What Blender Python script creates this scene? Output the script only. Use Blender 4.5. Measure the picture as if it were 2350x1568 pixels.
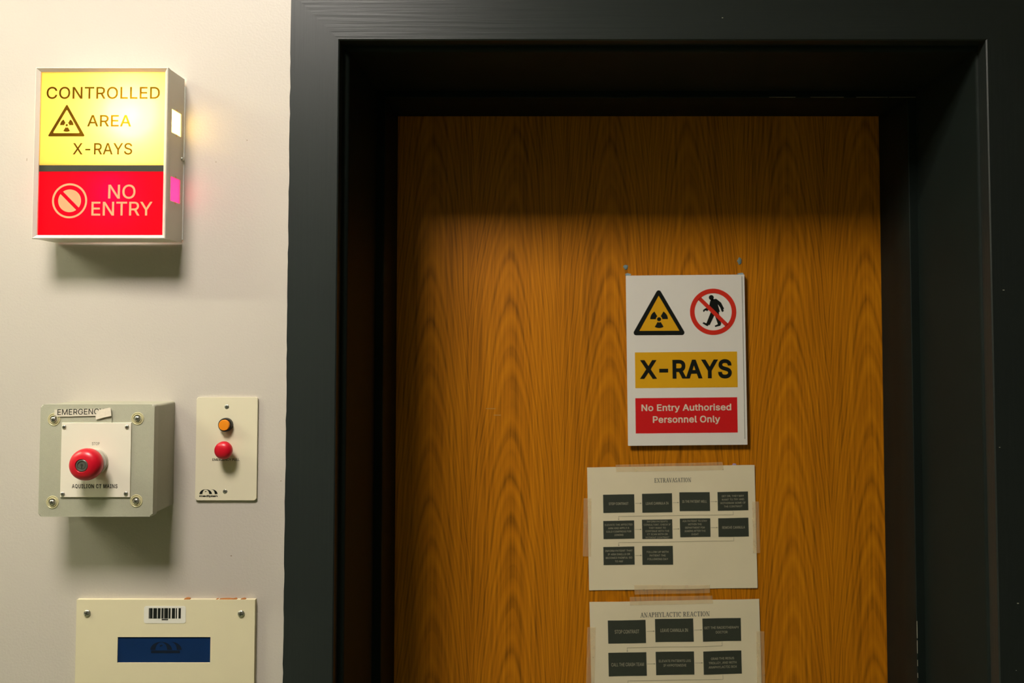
import bpy, bmesh, math, random, os
from mathutils import Vector
from mathutils.geometry import delaunay_2d_cdt

random.seed(7)
for o in list(bpy.data.objects):
    bpy.data.objects.remove(o)
SC = bpy.context.scene
COL = SC.collection

# ------------------------------------------------------------------ camera
W, H = 2350.0, 1568.0
FPX = 1932.0                       # focal length in pixels of the 2350 px wide frame
PITCH = math.radians(2.3)
CAM = Vector((0.0, -1.15, 1.66))   # the wall is the plane y = 0, x to the right, z up
PPX = 1258.0                       # principal point (the photograph is slightly cropped)
PPY = 762.0 - FPX * math.tan(PITCH)
cam_data = bpy.data.cameras.new('camera')
cam = bpy.data.objects.new('camera', cam_data)
COL.objects.link(cam)
cam.location = CAM
cam.rotation_euler = (math.pi / 2 + PITCH, 0, 0)
cam_data.sensor_width = 36.0
cam_data.lens = FPX * 36.0 / W
cam_data.shift_x = (W / 2 - PPX) / W
cam_data.shift_y = (PPY - H / 2) / W
cam_data.clip_start = 0.02
cam_data.dof.use_dof = True
cam_data.dof.focus_distance = 1.13
cam_data.dof.aperture_fstop = 8.0
SC.camera = cam

# ------------------------------------------------------------------ world, exposure
world = bpy.data.worlds.new('world')
world.use_nodes = True
world.node_tree.nodes['Background'].inputs[0].default_value = (0.01, 0.01, 0.008, 1)
world.node_tree.nodes['Background'].inputs[1].default_value = 0.5
SC.world = world
SC.view_settings.view_transform = 'Standard'
SC.view_settings.look = 'None'
SC.view_settings.gamma = 1.0
SC.view_settings.use_curve_mapping = False
SC.view_settings.exposure = 0.47
LAMP_STRENGTH = 47.0
LAMP_COLOR = (1.0, 0.915, 0.84)
FILL_STRIP_STRENGTH = 140.0
FILL_STRIP_COLOR = (0.97, 1.0, 0.74)
YELLOW_SPOT, YELLOW_FILL = 0.50, 0.046
RED_SPOT, RED_FILL = 0.24, 0.036

# ------------------------------------------------------------------ projection helper (photo pixel -> point on the plane y)
FW = Vector((0, math.cos(PITCH), math.sin(PITCH)))
UP = Vector((0, -math.sin(PITCH), math.cos(PITCH)))
RT = Vector((1, 0, 0))
def ray(px, py):
    return FW + RT * ((px - PPX) / FPX) + UP * ((PPY - py) / FPX)
def P(px, py, y=0.0):
    d = ray(px, py)
    t = (y - CAM.y) / d.y
    p = CAM + d * t
    return p.x, p.z

# ------------------------------------------------------------------ materials
def nodes_of(m):
    m.use_nodes = True
    nt = m.node_tree
    return nt, nt.nodes, nt.links, nt.nodes['Principled BSDF']

def mat(name, color, rough=0.5, metal=0.0, spec=0.4, var=0.06, vscale=30.0, bump=0.0, bscale=200.0,
        stretch=(1, 1, 1), coat=0.0):
    m = bpy.data.materials.new(name)
    nt, n, l, b = nodes_of(m)
    b.inputs['Roughness'].default_value = rough
    b.inputs['Metallic'].default_value = metal
    b.inputs['Specular IOR Level'].default_value = spec
    b.inputs['Coat Weight'].default_value = coat
    tc = n.new('ShaderNodeTexCoord')
    mp = n.new('ShaderNodeMapping')
    mp.inputs['Scale'].default_value = stretch
    l.new(tc.outputs['Object'], mp.inputs['Vector'])
    nz = n.new('ShaderNodeTexNoise')
    nz.inputs['Scale'].default_value = vscale
    nz.inputs['Detail'].default_value = 4
    l.new(mp.outputs[0], nz.inputs['Vector'])
    mx = n.new('ShaderNodeMix'); mx.data_type = 'RGBA'
    mx.inputs['A'].default_value = tuple(c * (1 - var) for c in color) + (1,)
    mx.inputs['B'].default_value = tuple(min(1, c * (1 + var)) for c in color) + (1,)
    l.new(nz.outputs['Fac'], mx.inputs['Factor'])
    l.new(mx.outputs['Result'], b.inputs['Base Color'])
    if bump:
        nb = n.new('ShaderNodeTexNoise')
        nb.inputs['Scale'].default_value = bscale
        nb.inputs['Detail'].default_value = 3
        l.new(mp.outputs[0], nb.inputs['Vector'])
        bp = n.new('ShaderNodeBump')
        bp.inputs['Strength'].default_value = bump
        bp.inputs['Distance'].default_value = 0.001
        l.new(nb.outputs['Fac'], bp.inputs['Height'])
        l.new(bp.outputs[0], b.inputs['Normal'])
    return m

def mat_acrylic(name, trans, refl, tw=0.85):
    """lit plastic: light from the lamps behind comes through it, room light reflects off it"""
    m = bpy.data.materials.new(name)
    m.use_nodes = True
    n, l = m.node_tree.nodes, m.node_tree.links
    for x in list(n):
        n.remove(x)
    out = n.new('ShaderNodeOutputMaterial')
    tr = n.new('ShaderNodeBsdfTranslucent'); tr.inputs[0].default_value = trans + (1,)
    df = n.new('ShaderNodeBsdfPrincipled')
    df.inputs['Base Color'].default_value = refl + (1,)
    df.inputs['Roughness'].default_value = 0.5
    df.inputs['Specular IOR Level'].default_value = 0.3
    mx = n.new('ShaderNodeMixShader'); mx.inputs[0].default_value = tw
    l.new(df.outputs[0], mx.inputs[1]); l.new(tr.outputs[0], mx.inputs[2])
    l.new(mx.outputs[0], out.inputs[0])
    return m

def mat_window(name, tint, clear=0.5):
    m = mat_acrylic(name, tint, tint)
    n, l = m.node_tree.nodes, m.node_tree.links
    out = [x for x in n if x.type == 'OUTPUT_MATERIAL'][0]
    src = out.inputs[0].links[0].from_socket
    tp = n.new('ShaderNodeBsdfTransparent'); tp.inputs[0].default_value = tint + (1,)
    mx = n.new('ShaderNodeMixShader'); mx.inputs[0].default_value = clear
    l.new(src, mx.inputs[1]); l.new(tp.outputs[0], mx.inputs[2]); l.new(mx.outputs[0], out.inputs[0])
    return m

def mat_tape():
    m = bpy.data.materials.new('clear_tape')
    nt, n, l, b = nodes_of(m)
    b.inputs['Base Color'].default_value = (0.90, 0.70, 0.40, 1)
    b.inputs['Roughness'].default_value = 0.45
    nz = n.new('ShaderNodeTexNoise'); nz.inputs['Scale'].default_value = 60
    tc = n.new('ShaderNodeTexCoord'); l.new(tc.outputs['Object'], nz.inputs['Vector'])
    mr = n.new('ShaderNodeMapRange')
    mr.inputs['To Min'].default_value = 0.24; mr.inputs['To Max'].default_value = 0.38
    l.new(nz.outputs['Fac'], mr.inputs['Value'])
    tp = n.new('ShaderNodeBsdfTransparent')
    mx = n.new('ShaderNodeMixShader')
    l.new(mr.outputs[0], mx.inputs[0]); l.new(tp.outputs[0], mx.inputs[1]); l.new(b.outputs[0], mx.inputs[2])
    l.new(mx.outputs[0], n['Material Output'].inputs[0])
    return m

def mat_emit(name, color, strength):
    m = bpy.data.materials.new(name)
    nt, n, l, b = nodes_of(m)
    b.inputs['Base Color'].default_value = (0.8, 0.8, 0.8, 1)
    b.inputs['Emission Color'].default_value = color + (1,)
    b.inputs['Emission Strength'].default_value = strength
    return m

def mat_veneer():
    """crown-cut oak veneer: leaves of cathedral figure with straight grain between, seen in object x / z"""
    m = bpy.data.materials.new('oak_veneer')
    nt, n, l, b = nodes_of(m)
    def math_(op, a, c=None, d=None):
        x = n.new('ShaderNodeMath'); x.operation = op
        for i, v in enumerate((a, c, d)):
            if v is None: continue
            if isinstance(v, (int, float)): x.inputs[i].default_value = v
            else: l.new(v, x.inputs[i])
        return x.outputs[0]
    tc = n.new('ShaderNodeTexCoord')
    sp = n.new('ShaderNodeSeparateXYZ'); l.new(tc.outputs['Object'], sp.inputs[0])
    X, Z = sp.outputs[0], sp.outputs[2]
    def noise(scale, stretch, detail=3, off=(0, 0, 0)):
        mp = n.new('ShaderNodeMapping'); mp.inputs['Scale'].default_value = stretch
        mp.inputs['Location'].default_value = off
        l.new(tc.outputs['Object'], mp.inputs['Vector'])
        z = n.new('ShaderNodeTexNoise'); z.inputs['Scale'].default_value = scale
        z.inputs['Detail'].default_value = detail
        l.new(mp.outputs[0], z.inputs['Vector'])
        return math_('SUBTRACT', z.outputs['Fac'], 0.5)
    wob = math_('MULTIPLY', noise(5.0, (1, 1, 0.6), 2), 0.026)
    Xw = math_('ADD', X, wob)
    PER = 0.314
    def dist(c):
        a = math_('WRAP', math_('SUBTRACT', Xw, c), PER / 2, -PER / 2)
        return math_('ABSOLUTE', a)
    ua, ub = dist(-0.2046), dist(-0.0638)
    u = math_('MINIMUM', ua, ub)
    sel = math_('LESS_THAN', ua, ub)
    k = math_('POWER', math_('ADD', u, 0.0006), 1.8)
    v = math_('ADD', Z, math_('MULTIPLY', k, 52.0))
    v = math_('ADD', v, math_('MULTIPLY', sel, 0.033))
    v = math_('ADD', v, math_('MULTIPLY', noise(7.0, (1.0, 1, 0.5), 3), 0.075))
    v = math_('ADD', v, math_('MULTIPLY', noise(40.0, (1.0, 1, 0.10), 3, (3, 0, 1)), 0.032))
    ring = math_('FRACT', math_('DIVIDE', v, 0.078))
    rr = n.new('ShaderNodeValToRGB')
    e = rr.color_ramp.elements
    e[0].position = 0.0; e[0].color = (0.10, 0.10, 0.10, 1)
    e[1].position = 1.0; e[1].color = (0.25, 0.25, 0.25, 1)
    for p, c in ((0.16, 0.45), (0.45, 0.80), (0.72, 0.95), (0.90, 0.55)):
        q = e.new(p); q.color = (c, c, c, 1)
    l.new(ring, rr.inputs[0])
    ring2 = math_('PINGPONG', math_('DIVIDE', math_('ADD', v, math_('MULTIPLY', noise(30.0, (1.0, 1, 0.10), 2, (7, 0, 2)), 0.018)), 0.022), 1.0)
    # growth lines fade along the straight grain between the crowns
    fine = noise(120.0, (2.2, 1, 0.035), 4)
    pores = noise(420.0, (1.6, 1, 0.03), 2, (5, 0, 0))
    broad = noise(9.0, (1.2, 1, 0.12), 2, (1, 0, 4))
    f = math_('ADD', math_('MULTIPLY', rr.outputs[0], 0.30), 0.22)
    f = math_('ADD', f, math_('MULTIPLY', ring2, 0.22))
    f = math_('ADD', f, math_('MULTIPLY', fine, 1.05))
    f = math_('ADD', f, math_('MULTIPLY', pores, 0.40))
    f = math_('ADD', f, math_('MULTIPLY', broad, 0.35))
    cr = n.new('ShaderNodeValToRGB')
    e = cr.color_ramp.elements
    e[0].position = 0.05; e[0].color = (0.215, 0.076, 0.0022, 1)
    e[1].position = 0.95; e[1].color = (0.760, 0.280, 0.0050, 1)
    q = e.new(0.5); q.color = (0.560, 0.186, 0.0030, 1)
    l.new(f, cr.inputs[0])
    l.new(cr.outputs[0], b.inputs['Base Color'])
    b.inputs['Roughness'].default_value = 0.42
    b.inputs['Specular IOR Level'].default_value = 0.25
    bp = n.new('ShaderNodeBump'); bp.inputs['Strength'].default_value = 0.08
    bp.inputs['Distance'].default_value = 0.0005
    l.new(f, bp.inputs['Height']); l.new(bp.outputs[0], b.inputs['Normal'])
    return m

def mat_wall():
    m = mat('cream_wall_paint', (0.548, 0.500, 0.437), rough=0.45, spec=0.3, var=0.03, vscale=6, bump=0.22, bscale=320)
    return m

M = dict(
    wall=mat_wall(),
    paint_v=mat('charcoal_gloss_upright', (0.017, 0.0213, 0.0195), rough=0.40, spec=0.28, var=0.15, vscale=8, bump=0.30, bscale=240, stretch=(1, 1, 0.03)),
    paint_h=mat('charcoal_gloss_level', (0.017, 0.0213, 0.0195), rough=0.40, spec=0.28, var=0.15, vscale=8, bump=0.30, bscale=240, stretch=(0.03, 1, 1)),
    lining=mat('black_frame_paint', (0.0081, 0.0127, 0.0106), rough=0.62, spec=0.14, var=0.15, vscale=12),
    chip=mat('bare_chip', (0.42, 0.40, 0.32), rough=0.6),
    veneer=mat_veneer(),
    housing=mat('cream_coated_steel', (0.756, 0.702, 0.594), rough=0.38, spec=0.45, var=0.03, bump=0.08, bscale=500),
    rim=mat('pale_aluminium_rim', (0.72, 0.693, 0.612), rough=0.33, metal=0.15, spec=0.5, var=0.03),
    inside=mat('white_interior', (0.86, 0.85, 0.82), rough=0.6),
    yellow=mat_acrylic('yellow_acrylic', (1.0, 0.72, 0.32), (0.60, 0.45, 0.10)),
    red=mat_acrylic('red_acrylic', (0.95, 0.004, 0.078), (0.55, 0.01, 0.03)),
    yellow_ink=mat_acrylic('olive_ink', (0.072, 0.068, 0.009), (0.03, 0.025, 0.004), 0.9),
    peach_ink=mat_acrylic('peach_lettering', (0.90, 0.60, 0.40), (0.86, 0.50, 0.25), 0.25),
    window_clear=mat_window('clear_window', (1.0, 0.88, 0.45)),
    window_pink=mat_window('pink_window', (1.0, 0.20, 0.48)),
    bar=mat('dark_divider', (0.035, 0.036, 0.022), rough=0.5),
    grey=mat('grey_green_enamel', (0.42, 0.4116, 0.3108), rough=0.36, spec=0.5, var=0.06, vscale=300, bump=0.25, bscale=900),
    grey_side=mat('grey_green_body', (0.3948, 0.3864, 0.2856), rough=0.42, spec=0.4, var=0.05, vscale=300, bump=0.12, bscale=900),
    seal=mat('dark_seal', (0.05, 0.05, 0.04), rough=0.7),
    plate=mat('cream_plate', (0.738, 0.675, 0.495), rough=0.32, spec=0.4, var=0.02),
    plate2=mat('pale_engraved_plate', (0.7912, 0.736, 0.6072), rough=0.35, spec=0.4, var=0.02),
    panel=mat('cream_panel', (0.711, 0.639, 0.432), rough=0.36, spec=0.4, var=0.03, bump=0.05, bscale=700),
    steel=mat('screw_steel', (0.55, 0.54, 0.48), rough=0.28, metal=0.9, var=0.1),
    dark=mat('dark_recess', (0.03, 0.03, 0.02), rough=0.6),
    washer=mat('olive_washer', (0.60, 0.55, 0.32), rough=0.4, metal=0.2),
    redknob=mat('red_plastic', (0.558, 0.0036, 0.018), rough=0.33, spec=0.5, var=0.04),
    collar=mat('grey_collar', (0.55, 0.53, 0.44), rough=0.3, metal=0.4),
    lock=mat('lock_steel', (0.20, 0.20, 0.17), rough=0.35, metal=0.7, var=0.15),
    orange=mat('orange_lens', (0.81, 0.252, 0.009), rough=0.35, spec=0.5),
    black=mat('black_plastic', (0.018, 0.018, 0.015), rough=0.4),
    ink=mat('black_ink', (0.010, 0.012, 0.009), rough=0.6, spec=0.12),
    greyink=mat('grey_ink', (0.16, 0.155, 0.115), rough=0.7),
    label=mat('white_label', (0.736, 0.7084, 0.6256), rough=0.5),
    tapelabel=mat('label_tape', (0.6992, 0.6348, 0.506), rough=0.4),
    torn=mat('torn_label', (0.80, 0.72, 0.58), rough=0.55, var=0.12, vscale=400),
    screen=mat('blue_display', (0.0051, 0.0238, 0.0892), rough=0.16, spec=0.4, var=0.25, vscale=12),
    reflection=mat('display_reflection_paint', (0.007, 0.012, 0.026), rough=0.2, spec=0.4),
    rust=mat('rust', (0.42, 0.16, 0.04), rough=0.8, var=0.4, vscale=300),
    sign=mat('white_sign', (0.93, 0.88, 0.79), rough=0.42, spec=0.3, var=0.02),
    signyellow=mat('sign_yellow', (0.86, 0.44, 0.010), rough=0.42, spec=0.3, var=0.03),
    signred=mat('sign_red', (0.74, 0.014, 0.016), rough=0.42, spec=0.3, var=0.03),
    signcircle=mat('sign_red_ring', (0.76, 0.034, 0.016), rough=0.42, spec=0.3, var=0.03),
    signwhite=mat('sign_white_ink', (0.86, 0.74, 0.58), rough=0.42, spec=0.3, var=0.02),
    paper=mat('printer_paper', (0.92, 0.81, 0.56), rough=0.55, spec=0.3, var=0.04, vscale=20),
    toner=mat('dark_toner', (0.045, 0.052, 0.036), rough=0.6, var=0.12, vscale=120),
    papertext=mat('reversed_text', (0.50, 0.47, 0.33), rough=0.6),
    arrowink=mat('arrow_ink', (0.34, 0.30, 0.18), rough=0.7),
    tape=mat_tape(),
    putty=mat('blue_putty', (0.22, 0.30, 0.30), rough=0.7, var=0.2, vscale=300),
    putty_pale=mat('pale_blue_putty', (0.30, 0.40, 0.42), rough=0.7, var=0.2, vscale=300),
    purple=mat('purple_putty', (0.40, 0.28, 0.46), rough=0.7),
    scuff=mat('scuff', (0.30, 0.24, 0.17), rough=0.8),
    farwall=mat('green_grey_wall', (0.08, 0.10, 0.07), rough=0.6),
    floor=mat('olive_lino', (0.24, 0.27, 0.15), rough=0.35, var=0.15, vscale=40),
    ceiling=mat('ceiling_white', (0.78, 0.76, 0.70), rough=0.8, var=0.02),
    lampframe=mat('lamp_frame', (0.8, 0.8, 0.78), rough=0.4),
    fill_lamp=mat_emit('fill_strip_glow', FILL_STRIP_COLOR, FILL_STRIP_STRENGTH),
    lamp=mat_emit('lamp_diffuser', LAMP_COLOR, LAMP_STRENGTH),
)

# ------------------------------------------------------------------ building helpers
def link(o, parent=None):
    COL.objects.link(o)
    if parent is not None:
        o.parent = parent
    return o

def finish(name, bm, m, parent=None, smooth=True, recalc=True, angle=32):
    if recalc:
        bmesh.ops.recalc_face_normals(bm, faces=bm.faces[:])
    me = bpy.data.meshes.new(name)
    bm.to_mesh(me); bm.free()
    for x in (m if isinstance(m, (list, tuple)) else [m]):
        me.materials.append(x)
    if smooth:
        me.shade_smooth()
        try:
            me.set_sharp_from_angle(angle=math.radians(angle))
        except Exception:
            pass
    return link(bpy.data.objects.new(name, me), parent)

def structure(o):
    o['kind'] = 'structure'
    return o

def wbox(bm, x0, x1, y0, y1, z0, z1):
    vs = [bm.verts.new((x, y, z)) for x in (x0, x1) for y in (y0, y1) for z in (z0, z1)]
    for f in ((0, 1, 3, 2), (4, 6, 7, 5), (0, 4, 5, 1), (2, 3, 7, 6), (0, 2, 6, 4), (1, 5, 7, 3)):
        bm.faces.new([vs[i] for i in f])

def rrect(l, b, r, t, rad=0.0, n=5):
    if rad <= 0:
        return [(l, b), (r, b), (r, t), (l, t)]
    pts = []
    for cx, cy, a0 in ((r - rad, b + rad, -90), (r - rad, t - rad, 0), (l + rad, t - rad, 90), (l + rad, b + rad, 180)):
        for i in range(n + 1):
            a = math.radians(a0 + 90 * i / n)
            pts.append((cx + rad * math.cos(a), cy + rad * math.sin(a)))
    return pts

class Thing:
    """A thing fixed to an upright plane. Parts are built in (u right, w up, h towards the room)."""
    def __init__(self, name, label, cat, px, py, y, tilt=0.0, group=None, warp=None):
        x, z = P(px, py, y)
        self.o = bpy.data.objects.new(name, None)
        self.o.empty_display_size = 0.05
        COL.objects.link(self.o)
        self.o.location = (x, y, z)
        self.tilt = math.radians(tilt)              # anticlockwise as seen from the room
        self.o.rotation_euler = (0, -self.tilt, 0)
        self.o['label'] = label
        self.o['category'] = cat
        if group: self.o['group'] = group
        self.x, self.y, self.z = x, y, z
        self.warp = warp
    def at(self, px, py, h=0.0):
        x, z = P(px, py, self.y - h)
        dx, dz = x - self.x, z - self.z
        c, s = math.cos(self.tilt), math.sin(self.tilt)
        return dx * c + dz * s, -dx * s + dz * c
    def scale(self, px, py, h=0.0):
        a = P(px - 5, py, self.y - h); b = P(px + 5, py, self.y - h)
        return (b[0] - a[0]) / 10.0
    def rect(self, l, t, r, b, h=0.0):
        u, w = self.at((l + r) / 2, (t + b) / 2, h)
        s = self.scale((l + r) / 2, (t + b) / 2, h)
        a, c = (r - l) / 2 * s, (b - t) / 2 * s
        return u - a, w - c, u + a, w + c            # left bottom right top
    def v(self, bm, u, w, h):
        if self.warp: h += self.warp(u, w)
        return bm.verts.new((u, -h, w))
    # --- shapes
    def prism(self, bm, poly, h0, h1, bevel=0.0, seg=2, inset_top=None):
        lo = [self.v(bm, u, w, h0) for u, w in poly]
        hi = [self.v(bm, u, w, h1) for u, w in poly]
        n = len(poly)
        top = bm.faces.new(hi); bm.faces.new(lo[::-1])
        for i in range(n):
            bm.faces.new((lo[i], lo[(i + 1) % n], hi[(i + 1) % n], hi[i]))
        if bevel:
            bmesh.ops.bevel(bm, geom=list(top.edges), offset=bevel, segments=seg, affect='EDGES', profile=0.5, clamp_overlap=True)
        return bm
    def flat(self, bm, poly, h):
        return bm.faces.new([self.v(bm, u, w, h) for u, w in poly])
    def grid(self, bm, l, b, r, t, h, nx, ny):
        vs = [[self.v(bm, l + (r - l) * i / nx, b + (t - b) * j / ny, h) for i in range(nx + 1)] for j in range(ny + 1)]
        for j in range(ny):
            for i in range(nx):
                bm.faces.new((vs[j][i], vs[j][i + 1], vs[j + 1][i + 1], vs[j + 1][i]))
    def ring(self, bm, cu, cw, r0, r1, h, n=64, a0=0.0, a1=360.0):
        full = abs(a1 - a0) >= 360
        m = n if full else n + 1
        def pt(r, i):
            a = math.radians(a0 + (a1 - a0) * i / n)
            return self.v(bm, cu + r * math.cos(a), cw + r * math.sin(a), h)
        inn = [pt(r0, i) for i in range(m)]; out = [pt(r1, i) for i in range(m)]
        for i in range(n):
            j = (i + 1) % m
            bm.faces.new((inn[i], out[i], out[j], inn[j]))
    def disc(self, bm, cu, cw, r, h, n=40):
        self.flat(bm, [(cu + r * math.cos(2 * math.pi * i / n), cw + r * math.sin(2 * math.pi * i / n)) for i in range(n)], h)
    def lathe(self, bm, cu, cw, prof, n=40):
        rows = []
        for r, h in prof:
            if r < 1e-6:
                rows.append([self.v(bm, cu, cw, h)])
            else:
                rows.append([self.v(bm, cu + r * math.cos(2 * math.pi * i / n), cw + r * math.sin(2 * math.pi * i / n), h) for i in range(n)])
        for a, b in zip(rows, rows[1:]):
            for i in range(n):
                j = (i + 1) % n
                if len(a) == 1 and len(b) == 1: continue
                if len(b) == 1: bm.faces.new((a[i], a[j], b[0]))
                elif len(a) == 1: bm.faces.new((a[0], b[j], b[i]))
                else: bm.faces.new((a[i], a[j], b[j], b[i]))
    def stroke(self, bm, pts, wd, h, sub=8):
        for (u0, w0), (u1, w1) in zip(pts, pts[1:]):
            d = math.hypot(u1 - u0, w1 - w0)
            nx, nw = -(w1 - w0) / d * wd / 2, (u1 - u0) / d * wd / 2
            prev = None
            for i in range(sub + 1):
                t = i / sub
                u, w = u0 + (u1 - u0) * t, w0 + (w1 - w0) * t
                cur = (self.v(bm, u + nx, w + nw, h), self.v(bm, u - nx, w - nw, h))
                if prev: bm.faces.new((prev[0], prev[1], cur[1], cur[0]))
                prev = cur
    def text(self, bm, body, box, h, bold=0.0, fnt='sans', space=1.0, line=1.0):
        l, b, r, t = box
        verts, faces = text_shape(body, fnt, bold, space, line)
        vs = [self.v(bm, l + (r - l) * x, b + (t - b) * y, h) for x, y in verts]
        for f in faces:
            try: bm.faces.new([vs[i] for i in f])
            except ValueError: pass
    def obj(self, name, bm, m, parent=None, label=None, **k):
        o = finish(name, bm, m, parent or self.o, **k)
        if label: o['label'] = label
        return o

# ------------------------------------------------------------------ lettering
FONTS = {}
def get_font(kind):
    if kind not in FONTS:
        f = None
        try:
            base = bpy.utils.resource_path('LOCAL')
            f = bpy.data.fonts.load(os.path.join(base, 'datafiles', 'fonts', {'sans': 'Inter.woff2', 'mono': 'DejaVuSansMono.woff2'}[kind]))
        except Exception:
            f = None
        FONTS[kind] = f
    return FONTS[kind]

def fill_outlines(loops, bold=0.0):
    """fill closed outlines by winding number, letter by letter, so that crossing strokes merge into one sheet;
    bold pushes the finished outline out evenly to make a heavier weight"""
    bb = [(min(p[0] for p in l), min(p[1] for p in l), max(p[0] for p in l), max(p[1] for p in l)) for l in loops]
    par = list(range(len(loops)))
    def find(i):
        while par[i] != i: i = par[i]
        return i
    for i, A in enumerate(bb):
        for j, B in enumerate(bb[:i]):
            if A[0] < B[2] and B[0] < A[2] and A[1] < B[3] and B[1] < A[3]: par[find(i)] = find(j)
    groups = {}
    for i, l in enumerate(loops): groups.setdefault(find(i), []).append(l)
    ov, of, heavy = [], [], []
    for g in groups.values():
        pts, edges = [], []
        for l in g:
            n0 = len(pts); n = len(l)
            pts += [Vector(p) for p in l]
            edges += [(n0 + i, n0 + (i + 1) % n) for i in range(n)]
        v, e, f, *_ = delaunay_2d_cdt(pts, edges, [], 0, 1e-5)
        v = [(p.x, p.y) for p in v]
        def wind(q):
            x = sum(v[k][0] for k in q) / len(q); y = sum(v[k][1] for k in q) / len(q)
            w = 0
            for l in g:
                for i in range(len(l)):
                    (ax, ay), (bx, by) = l[i - 1], l[i]
                    if (ay > y) != (by > y) and x < (bx - ax) * (y - ay) / (by - ay) + ax:
                        w += 1 if by > ay else -1
            return w
        f = [q for q in f if wind(q) != 0]
        if bold:
            tri = [q if sum(v[q[i - 1]][0] * v[q[i]][1] - v[q[i]][0] * v[q[i - 1]][1] for i in range(len(q))) > 0 else q[::-1] for q in f]
            half = {(q[i - 1], q[i]) for q in tri for i in range(len(q))}
            nxt = {}
            for p, q in half:
                if (q, p) not in half: nxt.setdefault(p, []).append(q)
            while nxt:
                p0 = next(iter(nxt)); loop = [p0]; p = p0
                while True:
                    q = nxt[p].pop()
                    if not nxt[p]: del nxt[p]
                    if q == p0 or q not in nxt: break
                    loop.append(q); p = q
                n = len(loop)
                if n < 3: continue
                out = []
                for i in range(n):
                    a_, b_, c_ = v[loop[i - 1]], v[loop[i]], v[loop[(i + 1) % n]]
                    d1 = math.hypot(b_[0] - a_[0], b_[1] - a_[1]) or 1; d2 = math.hypot(c_[0] - b_[0], c_[1] - b_[1]) or 1
                    n1 = ((b_[1] - a_[1]) / d1, -(b_[0] - a_[0]) / d1); n2 = ((c_[1] - b_[1]) / d2, -(c_[0] - b_[0]) / d2)
                    sx, sy = n1[0] + n2[0], n1[1] + n2[1]
                    d = math.hypot(sx, sy)
                    if d < 1e-6: out.append(b_); continue
                    sx, sy = sx / d, sy / d
                    c = max(0.5, sx * n1[0] + sy * n1[1])
                    out.append((b_[0] + sx * bold / c, b_[1] + sy * bold / c))
                heavy.append(out)
            continue
        n0 = len(ov)
        ov += v; of += [tuple(k + n0 for k in q) for q in f]
    if bold: return fill_outlines(heavy)
    return ov, of

def outlines(cu, res=4):
    loops = []
    for sp in cu.splines:
        if sp.type == 'BEZIER':
            P_ = sp.bezier_points; out = []
            n = len(P_)
            for i in range(n):
                a, b = P_[i], P_[(i + 1) % n]
                p0, p1, p2, p3 = a.co, a.handle_right, b.handle_left, b.co
                chord = (p3 - p0).length
                bend = max(((p1 - p0).cross(p3 - p0)).length, ((p2 - p0).cross(p3 - p0)).length)
                m = 1 if bend < 1e-4 * max(chord, 1e-6) else res
                for k in range(m):
                    t = k / m; u = 1 - t
                    q = p0 * u ** 3 + p1 * (3 * u * u * t) + p2 * (3 * u * t * t) + p3 * t ** 3
                    out.append((q.x, q.y))
        else:
            out = [(p.co.x, p.co.y) for p in sp.points]
        clean = []
        for p in out:
            if not clean or math.hypot(p[0] - clean[-1][0], p[1] - clean[-1][1]) > 1e-5: clean.append(p)
        if len(clean) > 2: loops.append(clean)
    return loops

TEXTS = {}
def text_shape(body, fnt, bold, space, line):
    key = (body, fnt, bold, space, line)
    if key in TEXTS: return TEXTS[key]
    if fnt == 'serif':
        TEXTS[key] = serif_shape(body); return TEXTS[key]
    cu = bpy.data.curves.new('lettering', 'FONT')
    cu.body = body
    f = get_font(fnt)
    if f: cu.font = f
    cu.align_x = 'CENTER'
    cu.size = 1.0
    cu.space_character = space
    cu.space_line = line
    o = bpy.data.objects.new('lettering', cu)
    COL.objects.link(o)
    dg = bpy.context.evaluated_depsgraph_get()
    oe = o.evaluated_get(dg)
    loops = outlines(oe.to_curve(dg))
    oe.to_curve_clear()
    bpy.data.objects.remove(o); bpy.data.curves.remove(cu)
    vs, fs = fill_outlines(loops, bold)
    x0, x1 = min(v[0] for v in vs), max(v[0] for v in vs)
    y0, y1 = min(v[1] for v in vs), max(v[1] for v in vs)
    vs = [((x - x0) / (x1 - x0), (y - y0) / (y1 - y0)) for x, y in vs]
    TEXTS[key] = (vs, fs)
    return TEXTS[key]

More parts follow.
